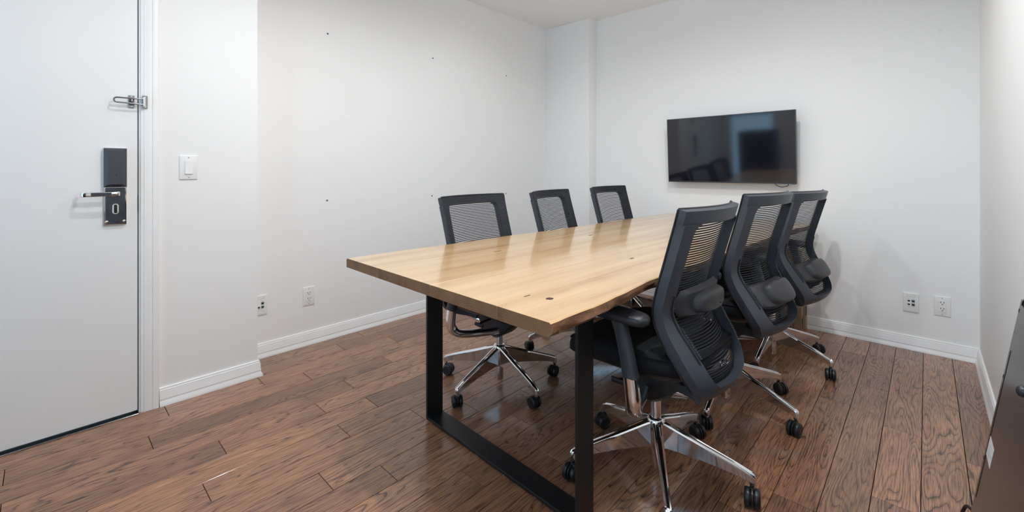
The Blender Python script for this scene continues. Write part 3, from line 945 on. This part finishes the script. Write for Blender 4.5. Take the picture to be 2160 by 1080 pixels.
# --- arms
for s in (-1, 1):
    bm = bmesh.new()
    path = catmull([(0.03, s * 0.050, 0.315, 0.019, 0.026), (0.0, s * 0.13, 0.318, 0.017, 0.026), (-0.03, s * 0.225, 0.330, 0.018, 0.026), (-0.052, s * 0.264, 0.345, 0.020, 0.025), (-0.060, s * 0.282, 0.380, 0.0235, 0.019), (-0.057, s * 0.2840, 0.42, 0.0240, 0.0180), (-0.052, s * 0.2840, 0.458, 0.0240, 0.0180)], 4)
    rings = []
    for i, q in enumerate(path):
        p = Vector(q[:3])
        t = (Vector(path[min(i + 1, len(path) - 1)][:3]) - Vector(path[max(i - 1, 0)][:3])).normalized()
        fwd = Vector((1, 0, 0)); fwd = (fwd - t * fwd.dot(t)).normalized()
        w = t.cross(fwd)
        rings.append([p + fwd * (a * q[4 if i < 14 else 3]) + w * (b_ * q[3 if i < 14 else 4]) for a, b_ in superell(1, 1, 16, 3)])
    loft(bm, rings)
    add('arm_support', bm, 'alu', 'upper', 45)
    bm = bmesh.new()
    rings = []
    for x, z, a, b_ in catmull([(-0.052, 0.4585, 0.0260, 0.0195), (-0.040, 0.52, 0.0245, 0.018), (-0.022, 0.59, 0.0235, 0.0175), (-0.010, 0.632, 0.026, 0.020)], 3):
        rings.append([Vector((x + u * a, s * 0.2840 + v * b_, z)) for u, v in superell(1, 1, 16, 3.2)])
    loft(bm, rings)
    add('arm_post', bm, 'plastic_dark' if False else 'plastic', 'upper', 45)
    bm = bmesh.new()
    rings = []
    for d, zz in ((0.012, 0.6325), (0.003, 0.636), (0.0, 0.643), (0.0, 0.655), (0.003, 0.661), (0.010, 0.6645), (0.022, 0.666)):
        rings.append([Vector((0.020 + u, s * 0.2840 + v * (1.0 - 0.12 * (u / 0.13)), zz - 0.004 * (u / 0.13) ** 2)) for u, v in superell(0.130 - d, 0.0415 - d, 40, 3.4)])
    loft(bm, rings)
    add('arm_pad', bm, 'pad', 'upper', 60)

# --- back: one swept S-shaped surface, centre line + width + wrap
BK = [(-0.196, 0.992, 0.239, 0.046), (-0.188, 0.962, 0.238, 0.046), (-0.178, 0.93, 0.234, 0.046), (-0.147, 0.82, 0.232, 0.046), (-0.122, 0.73, 0.232, 0.046), (-0.110, 0.66, 0.232, 0.048), (-0.126, 0.60, 0.231, 0.052),
      (-0.166, 0.53, 0.226, 0.056), (-0.200, 0.472, 0.215, 0.056), (-0.214, 0.436, 0.198, 0.048), (-0.212, 0.410, 0.178, 0.032), (-0.196, 0.392, 0.142, 0.014), (-0.155, 0.376, 0.085, 0.0), (-0.110, 0.368, 0.060, 0.0)]
BS = catmull(BK, 6)
def back_pt(i, y, off=0.0):
    """point on the back surface at sample i (float ok), lateral y, pushed forward by off"""
    i = max(0.0, min(len(BS) - 1.001, i))
    k = int(i); f = i - k
    a = [p * (1 - f) + q * f for p, q in zip(BS[k], BS[k + 1])]
    b0, b1 = BS[k], BS[k + 1]
    tx, tz = b1[0] - b0[0], b1[1] - b0[1]
    ln = math.hypot(tx, tz)
    nx, nz_ = -tz / ln, tx / ln
    w = a[3] * (y / max(a[2], 0.05)) ** 2
    return Vector((a[0] - a[3] + w + nx * off, y, a[1] + nz_ * off))
def idx_at_z(z):
    for i in range(len(BS) - 1):
        if BS[i][1] >= z >= BS[i + 1][1]:
            return i + (BS[i][1] - z) / max(1e-6, BS[i][1] - BS[i + 1][1])
    return len(BS) - 1.001
I_TOP, I_BOT = idx_at_z(0.950), idx_at_z(0.432)
def yi_at(i):
    """half width of the opening"""
    z = back_pt(i, 0).z
    base = 0.187 if z > 0.66 else 0.187 - (0.66 - z) * 0.17
    d_top, d_bot = (0.950 - z), (z - 0.432)
    r = 0.028
    if d_top < r:
        base = base - r + math.sqrt(max(0, r * r - (r - max(d_top, 0)) ** 2))
    rb = 0.05
    if d_bot < rb:
        base = base - rb + math.sqrt(max(0, rb * rb - (rb - max(d_bot, 0)) ** 2))
    return max(base, 0.001)
def surf(bm, rows, cols_fn, of, orr):
    """closed shell over the back surface between the offsets of (front) and orr (rear)"""
    F, R_ = [], []
    for i in rows:
        cols = cols_fn(i)
        F.append([bm.verts.new(back_pt(i, y, of)) for y in cols])
        R_.append([bm.verts.new(back_pt(i, y, orr)) for y in cols])
    n, m = len(F), len(F[0])
    for a in range(n - 1):
        for c in range(m - 1):
            bm.faces.new((F[a][c], F[a][c + 1], F[a + 1][c + 1], F[a + 1][c]))
            bm.faces.new((R_[a][c], R_[a + 1][c], R_[a + 1][c + 1], R_[a][c + 1]))
        for c in (0, m - 1):
            bm.faces.new((F[a][c], F[a + 1][c], R_[a + 1][c], R_[a][c]))
    for a in (0, n - 1):
        for c in range(m - 1):
            bm.faces.new((F[a][c], F[a][c + 1], R_[a][c + 1], R_[a][c]))
def lin(a, b_, n):
    return [a + (b_ - a) * k / (n - 1) for k in range(n)]
def yo_at(i):
    k = int(min(i, len(BS) - 2)); f = i - k
    return BS[k][2] * (1 - f) + BS[k + 1][2] * f
bm = bmesh.new()
yt = yi_at(I_TOP + 1e-4)
surf(bm, lin(0, I_TOP, 5), lambda i: lin(-yo_at(i), -yt, 5) + lin(-yt, yt, 13)[1:-1] + lin(yt, yo_at(i), 5), 0.012, -0.016)
rows = [I_TOP + (0.03 * t * t) * 20 for t in lin(0, 1, 5)]
i2 = rows[-1]
rows += lin(i2, I_BOT - 7, 26)[1:] + lin(I_BOT - 7, I_BOT, 14)[1:]
for s in (-1, 1):
    surf(bm, rows, lambda i: [s * y for y in lin(yi_at(i) if i > I_TOP else yt, yo_at(i), 5)], 0.012, -0.022)
BACK = add('back_frame', bm, 'plastic', 'upper', 50)
# lower bow of the back that curls under the seat
bm = bmesh.new()
yb_ = yi_at(I_BOT)
surf(bm, lin(I_BOT, len(BS) - 1.01, 26), lambda i: lin(-yo_at(i), yo_at(i), 15), 0.009, -0.021)
add('back_lower_bow', bm, 'plastic', 'upper', 50)
# polished spine from the mechanism to the bow
bm = bmesh.new()
rings = []
for x, z, w, h in catmull([(-0.215, 0.380, 0.085, 0.007), (-0.18, 0.358, 0.075, 0.012), (-0.13, 0.340, 0.058, 0.018), (-0.06, 0.325, 0.045, 0.024), (0.0, 0.318, 0.04, 0.026)], 4):
    rings.append([Vector((x, u * w, z + v * h)) for u, v in superell(1, 1, 18, 3)])
loft(bm, rings)
add('back_spine', bm, 'alu', 'upper', 45)
# woven strands
bm = bmesh.new()
arc = [0.0]
for p, q in zip(BS, BS[1:]):
    arc.append(arc[-1] + math.hypot(q[0] - p[0], q[1] - p[1]))
def idx_at_arc(s):
    for i in range(len(arc) - 1):
        if arc[i + 1] >= s:
            return i + (s - arc[i]) / (arc[i + 1] - arc[i])
    return len(arc) - 1.001
s_end = arc[int(idx_at_z(0.43))]
s = 0.006
while s < s_end:
    i0, i1 = idx_at_arc(s - 0.0022), idx_at_arc(s + 0.0022)
    yo = yo_at((i0 + i1) / 2) - 0.003
    ring_prev = None
    for k in range(15):
        y = -yo + 2 * yo * k / 14
        ring = [bm.verts.new(back_pt(ii, y, o)) for ii, o in ((i0, 0.0150), (i1, 0.0150), (i1, 0.0130), (i0, 0.0130))]
        if ring_prev:
            for j in range(4):
                bm.faces.new((ring_prev[j], ring_prev[(j + 1) % 4], ring[(j + 1) % 4], ring[j]))
        ring_prev = ring
    s += 0.0088
add('back_mesh', bm, 'strand', 'upper', 40, stuff=True)
# stitched rim
bm = bmesh.new()
for sg in (-1, 1):
    tube(bm, [back_pt(i, sg * (yo_at(i) - 0.001), 0.0105) for i in lin(0.5, idx_at_z(0.42), 60)], 0.0042, 6)
tube(bm, [back_pt(0.2, y, 0.0105) for y in lin(-0.236, 0.236, 24)], 0.0042, 6)
add('mesh_rim', bm, 'plastic_dark', 'upper', 60)
# guide rails and toothed ratchets on the inner edges of the uprights
for sg in (-1, 1):
    bm = bmesh.new()
    tube(bm, [back_pt(i, sg * (yi_at(i) + 0.010), -0.0205) for i in lin(idx_at_z(0.72), idx_at_z(0.50), 26)], 0.0055, 6, flat=0.8)
    g_ = add('guide_rail', bm, 'plastic_dark', 'upper', 60)
    bm = bmesh.new()
    for i in lin(idx_at_z(0.60), idx_at_z(0.515), 14):
        p = back_pt(i, sg * (yi_at(i) - 0.003), -0.024)
        box(bm, p.x - 0.003, p.x + 0.003, p.y - 0.005, p.y + 0.005, p.z - 0.0016, p.z + 0.0016)
    add('ratchet_teeth', bm, 'plastic', 'upper', 30)
# lumbar support slides along the opening: two positions
def lumbar(zc):
    ic = idx_at_z(zc)
    out = []
    bm = bmesh.new()
    hz = 0.050
    rings = []
    ia, ib = idx_at_z(zc + hz), idx_at_z(zc - hz)
    # base plate follows the curve of the back
    nx_, ny_ = 9, 13
    vg = []
    for layer, off in ((0, -0.006), (1, -0.030)):
        g2 = []
        for a in lin(-1, 1, nx_):
            row = []
            for c in lin(-1, 1, ny_):
                k = 1 - 0.10 * abs(a) ** 3
                sh = 0.0 if layer == 0 else 0.012
                ii = ic + a * (ib - ia) / 2 * (1 - 0.14 * abs(c) ** 4) * (1 - sh * 8)
                row.append(bm.verts.new(back_pt(ii, c * (0.164 - sh) * k, off + 0.010 * (abs(c) ** 4) * layer)))
            g2.append(row)
        vg.append(g2)
    for g2 in vg:
        for A, B in zip(g2, g2[1:]):
            for j in range(ny_ - 1):
                bm.faces.new((A[j], A[j + 1], B[j + 1], B[j]))
    def border(g2):
        return g2[0] + [r[-1] for r in g2[1:]] + g2[-1][::-1][1:] + [r[0] for r in g2[::-1]][1:-1]
    A, B = border(vg[0]), border(vg[1])
    for j in range(len(A)):
        bm.faces.new((A[j], A[(j + 1) % len(A)], B[(j + 1) % len(A)], B[j]))
    base = mesh_from(bm, 'lumbar_plate', 'lumbar', 50)
    bm = bmesh.new()
    rings = []
    for off, k in ((-0.028, 1.0), (-0.046, 0.98), (-0.055, 0.92), (-0.0595, 0.80), (-0.0605, 0.5), (-0.061, 0.1)):
        rings.append([back_pt(ic + v * (ib - ia) / 2, u, off) for u, v in superell(0.105 * k, 0.90 * k, 32, 3.4)])
    loft(bm, rings)
    knob = mesh_from(bm, 'lumbar_pad', 'lumbar', 60)
    return base, knob
LUMB = {'high': lumbar(0.675), 'low': lumbar(0.545)}

def chair(loc, face, base_rot, dz, lum, casters, label, group=None):
    root = thing('mesh_office_chair', label, 'chair', (loc[0], loc[1], 0), (0, 0, math.radians(face)), group)
    made = []
    for (name, me, kind, pl, par, rz, stuff, lab) in PARTS:
        o = link(name, me, root if par is None else made[par])
        if kind == 'base':
            o.rotation_euler = (0, 0, math.radians(base_rot - face))
            o.location = (0, 0, 0)
        else:
            o.location = (0, 0, dz)
        if stuff:
            o['kind'] = 'stuff'
        made.append(o)
    lb = link('lumbar_plate', LUMB[lum][0], root, (0, 0, dz))
    link('lumbar_pad', LUMB[lum][1], lb)
    for k in range(5):
        a = math.radians(base_rot - face + 72 * k)
        link('base_leg', LEG, root, (0, 0, 0), (0, 0, a))
        ca_ = math.radians(casters[k] - face)
        c = link('caster', CASTER, root, (0.313 * math.cos(a), 0.313 * math.sin(a), 0.0005), (0, 0, ca_))
        for w_ in (0, PI):
            link('wheel', WHEEL, c, (-0.016, 0, 0.0293), (0, 0, w_))
    return root

G_R = 'mesh chairs along the bark-edged side of the table'
chair((-0.730, 1.553), 179.5, 13.5, 0.006, 'high', [105, 150, 70, 95, 300], 'black mesh chair with its lumbar pad slid up high, below the knotty table corner')
chair((-0.706, 2.255), 172.0, 58, 0.022, 'low', [140, 200, 30, 300, 80], 'middle black mesh chair of the three along the bark-edged table side')
chair((-0.672, 2.98), 170.8, 54, 0.006, 'low', [140, 60, 250, 20, 100], 'black mesh chair in front of the cardboard cartons, beside the television wall')
chair((-1.632, 1.632), 2.3, 60.5, -0.016, 'low', [100, 150, 210, 330, 350], 'black mesh chair opposite the chair with the raised lumbar pad, against the bare wall')
chair((-1.612, 2.312), 9.0, 22, -0.012, 'low', [10, 200, 80, 330, 120], 'middle black mesh chair of the three along the bare wall, turned slightly')
chair((-1.590, 2.978), 0.0, 40, -0.004, 'low', [200, 90, 10, 270, 130], 'black mesh chair nearest the boxed column, along the bare wall')

# ================================================================== TELEVISION ON THE BACK WALL
tv = thing('wall_television', 'black flat television hung on the back wall above the table end', 'television', (-1.122, YB - 0.04, 1.022), (math.radians(3.8), 0, 0))
def tvp(name, mat, boxes, bev=0.0, smooth=None, parent=None):
    bm = bmesh.new()
    for b_ in boxes:
        box(bm, *b_, bev, 2)
    return obj(name, bm, mat, parent or tv, smooth)
TW, THH = 0.461, 0.523
tvp('tv_body', 'tv_body', [(-TW, TW, -0.053, -0.030, 0, THH)], 0.003, 35)
tvp('rear_housing', 'tv_body', [(-0.33, 0.33, -0.030, -0.006, 0.04, 0.36)], 0.006, 35)
tvp('wall_mount', 'black_metal', [(-0.20, 0.20, -0.006, 0.045, 0.12, 0.15), (-0.20, 0.20, -0.006, 0.052, 0.28, 0.31)])
tvp('bezel', 'tv_bezel', [(-TW, TW, -0.0555, -0.0532, 0, 0.010), (-TW, TW, -0.0555, -0.0532, THH - 0.005, THH), (-TW, -TW + 0.005, -0.0555, -0.0532, 0.010, THH - 0.005), (TW - 0.005, TW, -0.0555, -0.0532, 0.010, THH - 0.005)])
tvp('screen', 'tv_screen', [(-TW + 0.005, TW - 0.005, -0.0545, -0.0532, 0.010, THH - 0.005)])
tvp('indicator_strip', 'plate_grey', [(TW - 0.035, TW - 0.008, -0.050, -0.040, -0.006, 0.0)])
bm = bmesh.new()
tube(bm, catmull([(0.318, -0.020, 0.06), (0.320, -0.020, 0.0), (0.345, -0.020, -0.022), (0.375, -0.020, -0.024), (0.405, -0.020, -0.008), (0.41, -0.020, 0.06)], 5), 0.0025, 8)
cabo = obj('tv_cable', bm, 'cable', tv, 60)

# ================================================================== TELEVISION LEANING ON THE RIGHT WALL
lean = math.atan2(0.116, 0.764)
lt = thing('leaning_television', 'large black television leaning face-in against the wall with its back showing', 'television', (0.074, 1.84, 0.0052), (0, lean, 0))
LH, LW = 0.772, 1.34
bm = bmesh.new(); box(bm, 0.004, 0.030, -LW, 0, 0, LH, 0.003, 2); obj('tv_body', bm, 'tv_body', lt, 35)
bm = bmesh.new(); box(bm, -0.0005, 0.0038, -LW + 0.022, -0.022, 0.018, LH - 0.016, 0.0015, 1); obj('back_cover', bm, 'tv_back', lt, 30)
bm = bmesh.new(); box(bm, -0.022, -0.0006, -LW + 0.30, -0.44, 0.03, 0.36, 0.012, 3); obj('electronics_housing', bm, 'tv_back', lt, 35)
bm = bmesh.new(); box(bm, 0.0005, 0.0037, -0.0200, -0.0006, 0.004, LH - 0.004, 0.001, 1); obj('side_rim', bm, 'tv_back', lt, 30)
bm = bmesh.new(); box(bm, -0.0012, -0.0006, -0.036, -0.0315, 0.19, 0.628, 0.0002, 1); obj('cover_groove', bm, 'slot', lt)
for y, z in ((-0.010, 0.737), (-0.010, 0.545), (-0.010, 0.30), (-0.010, 0.10)):
    bm = bmesh.new(); cyl(bm, (0.0004, y, z), (-0.0003, y, z), 0.0055, n=14); obj('screw_recess', bm, 'slot', lt)
bm = bmesh.new(); lathe(bm, [(0, 0), (0.014, 0), (0.013, 0.006), (0.007, 0.010), (0, 0.011)], 18, Matrix.Translation((-0.0006, -0.272, 0.603)) @ Matrix.Rotation(-PI / 2, 4, 'Y')); obj('mount_boss', bm, 'tv_bezel', lt, 50)
bm = bmesh.new(); box(bm, -0.0010, -0.0006, -0.122, -0.038, 0.324, 0.378); lab = obj('rating_label', bm, 'label', lt)
bm = bmesh.new()
for k in range(7):
    z = 0.370 - k * 0.006
    box(bm, -0.00125, -0.00105, -0.116 + (0.03 if k in (2, 5) else 0), -0.046 - (0.012 if k % 3 == 1 else 0), z - 0.0011, z)
obj('label_print', bm, 'plate_grey', lab)
bm = bmesh.new()     # small swing tag hanging from the far side
loft(bm, [[Vector((x, 0.006 + d, z)) for d, z in ((0.0, 0.36), (0.012, 0.37), (0.018, 0.345), (0.040, 0.235), (0.028, 0.215), (0.010, 0.25))] for x in (0.012, 0.0126)])
tg = obj('swing_tag', bm, 'label', lt)
bm = bmesh.new(); box(bm, 0.0112, 0.0119, 0.008, 0.019, 0.325, 0.352); obj('tag_print', bm, 'red', tg)
bm = bmesh.new()
tube(bm, catmull([(0.012, -0.03, 0.10), (0.008, 0.02, 0.115), (0.0, 0.070, 0.098), (-0.004, 0.085, 0.06), (-0.006, 0.072, 0.02), (-0.01, 0.03, 0.006), (-0.02, -0.05, 0.006)], 6), 0.0045, 8)
pc = obj('power_cord', bm, 'cable', lt, 60)

# ================================================================== CARTONS AT THE FAR TABLE END
def text_mesh(s, size):
    cu = bpy.data.curves.new('txt', 'FONT')
    cu.body = s
    cu.size = size
    cu.extrude = 0.0002
    o = bpy.data.objects.new('txt', cu)
    C.objects.link(o)
    bpy.context.view_layer.update()
    me = bpy.data.meshes.new_from_object(o.evaluated_get(bpy.context.evaluated_depsgraph_get()))
    bpy.data.objects.remove(o)
    bpy.data.curves.remove(cu)
    me.materials.clear()
    me.materials.append(M['ink'])
    return me
def carton(label, x0, x1, y0, y1, z1, z0=0.0004):
    r = thing('cardboard_carton', label, 'carton', ((x0 + x1) / 2, (y0 + y1) / 2, z0))
    a, b_ = (x1 - x0) / 2, (y1 - y0) / 2
    h = z1 - z0
    bm = bmesh.new(); box(bm, -a, a, -b_, b_, 0, h, 0.002, 2); obj('carton_body', bm, 'card', r, 35)
    bm = bmesh.new(); box(bm, -a + 0.002, a - 0.002, -0.022, 0.022, h, h + 0.0004); box(bm, a, a + 0.0004, -0.016, 0.016, h - 0.07, h); obj('packing_tape', bm, simple('tape', (0.50, 0.38, 0.24), 0.3), r)
    return r, a, b_, h
def put_text(r, s, size, x, y, z, face='-Y'):
    rot = (PI / 2, 0, 0) if face == '-Y' else (PI / 2, 0, PI / 2)
    return link('printed_text', text_mesh(s, size), r, (x, y, z), rot)
def bars(r, x, y, z, w, h, seed, face='-Y', frame=True):
    rg = random.Random(seed)
    bm = bmesh.new()
    t = 0.0
    while t < w:
        bw = rg.choice((0.0012, 0.0024, 0.0036))
        if face == '-Y': box(bm, x + t, x + t + bw, y - 0.0004, y, z, z + h)
        else: box(bm, x, x + 0.0004, y + t, y + t + bw, z, z + h)
        t += bw + rg.choice((0.0015, 0.003))
    if frame:
        if face == '-Y':
            for q in ((x - 0.012, x + w + 0.014, z + h + 0.010, z + h + 0.0125), (x - 0.012, x + w + 0.014, z - 0.0125, z - 0.010), (x + w + 0.0115, x + w + 0.014, z - 0.0125, z + h + 0.0125), (x - 0.012, x - 0.0095, z - 0.0125, z + h + 0.0125)):
                box(bm, q[0], q[1], y - 0.0004, y, q[2], q[3])
        else:
            box(bm, x, x + 0.0004, y - 0.006, y + w + 0.006, z + h + 0.008, z + h + 0.0095)
    obj('barcode', bm, 'ink', r)
r, a, b_, h = carton('tall flat cardboard carton with barcode standing under the table end', -1.00, -0.622, 3.545, 3.610, 0.565)
put_text(r, 'x 10 po H', 0.040, a - 0.205, -b_ - 0.0004, 0.152)
bm = bmesh.new(); box(bm, a - 0.30, a - 0.02, -b_ - 0.0004, -b_, 0.212, 0.2145); box(bm, a - 0.012, a - 0.002, -b_ - 0.0004, -b_, 0.235, 0.247); obj('printed_rule', bm, 'ink', r)
bars(r, a - 0.22, -b_, 0.018, 0.16, 0.070, 3)
bm = bmesh.new(); box(bm, a - 0.33, a - 0.10, -b_ - 0.0006, -b_, 0.40, 0.50); lb = obj('shipping_label', bm, 'label', r)
bm = bmesh.new()
rg = random.Random(4)
for k in range(9):
    x = a - 0.32 + rg.uniform(0, 0.14); z = 0.41 + k * 0.0095
    box(bm, x, x + rg.uniform(0.015, 0.06), -b_ - 0.0010, -b_ - 0.0007, z, z + 0.004)
obj('label_print', bm, 'ink', lb)
bars(r, a, -0.018, 0.02, 0.034, 0.075, 8, '+X')
bm = bmesh.new(); box(bm, a + 0.0004, a + 0.0008, -0.016, 0.016, h - 0.135, h - 0.035); obj('end_label', bm, 'plate_grey', r)
r, a, b_, h = carton('flat cardboard carton standing tight against the back wall', -1.02, -0.612, 3.614, 3.676, 0.50)
bars(r, a, -0.018, 0.10, 0.034, 0.075, 9, '+X')
r, a, b_, h = carton('wide cardboard carton with boxed weight print, in the dark under the table', -1.46, -1.03, 3.452, 3.672, 0.45)
put_text(r, '0lb', 0.085, a - 0.150, -b_ - 0.0004, 0.34)
bm = bmesh.new()
for q in ((a - 0.26, a - 0.01, 0.320, 0.324), (a - 0.26, a - 0.01, 0.426, 0.430), (a - 0.014, a - 0.01, 0.324, 0.426)):
    box(bm, q[0], q[1], -b_ - 0.0004, -b_, q[2], q[3])
obj('printed_frame', bm, 'ink', r)

# ================================================================== DARK CABINET BEHIND THE CAMERA (seen in the screen)
cb = thing('storage_cabinet', 'dark two-door storage cabinet standing in front of the window', 'cabinet', (-1.93, -0.55, 0))
bm = bmesh.new(); box(bm, -0.25, 0.25, -0.2, 0.2, 0.0005, 1.20, 0.02, 3); obj('cabinet_body', bm, 'cabinet', cb, 35)
for s in (-1, 1):
    bm = bmesh.new(); box(bm, min(s * 0.002, s * 0.238), max(s * 0.002, s * 0.238), 0.2003, 0.218, 0.04, 1.17, 0.002, 1); d = obj('cabinet_door', bm, 'cabinet', cb)
    bm = bmesh.new(); tube(bm, [(s * 0.03, 0.2182, 0.65), (s * 0.03, 0.24, 0.655), (s * 0.03, 0.24, 0.795), (s * 0.03, 0.2182, 0.80)], 0.005, 8); obj('handle', bm, 'guard', d)
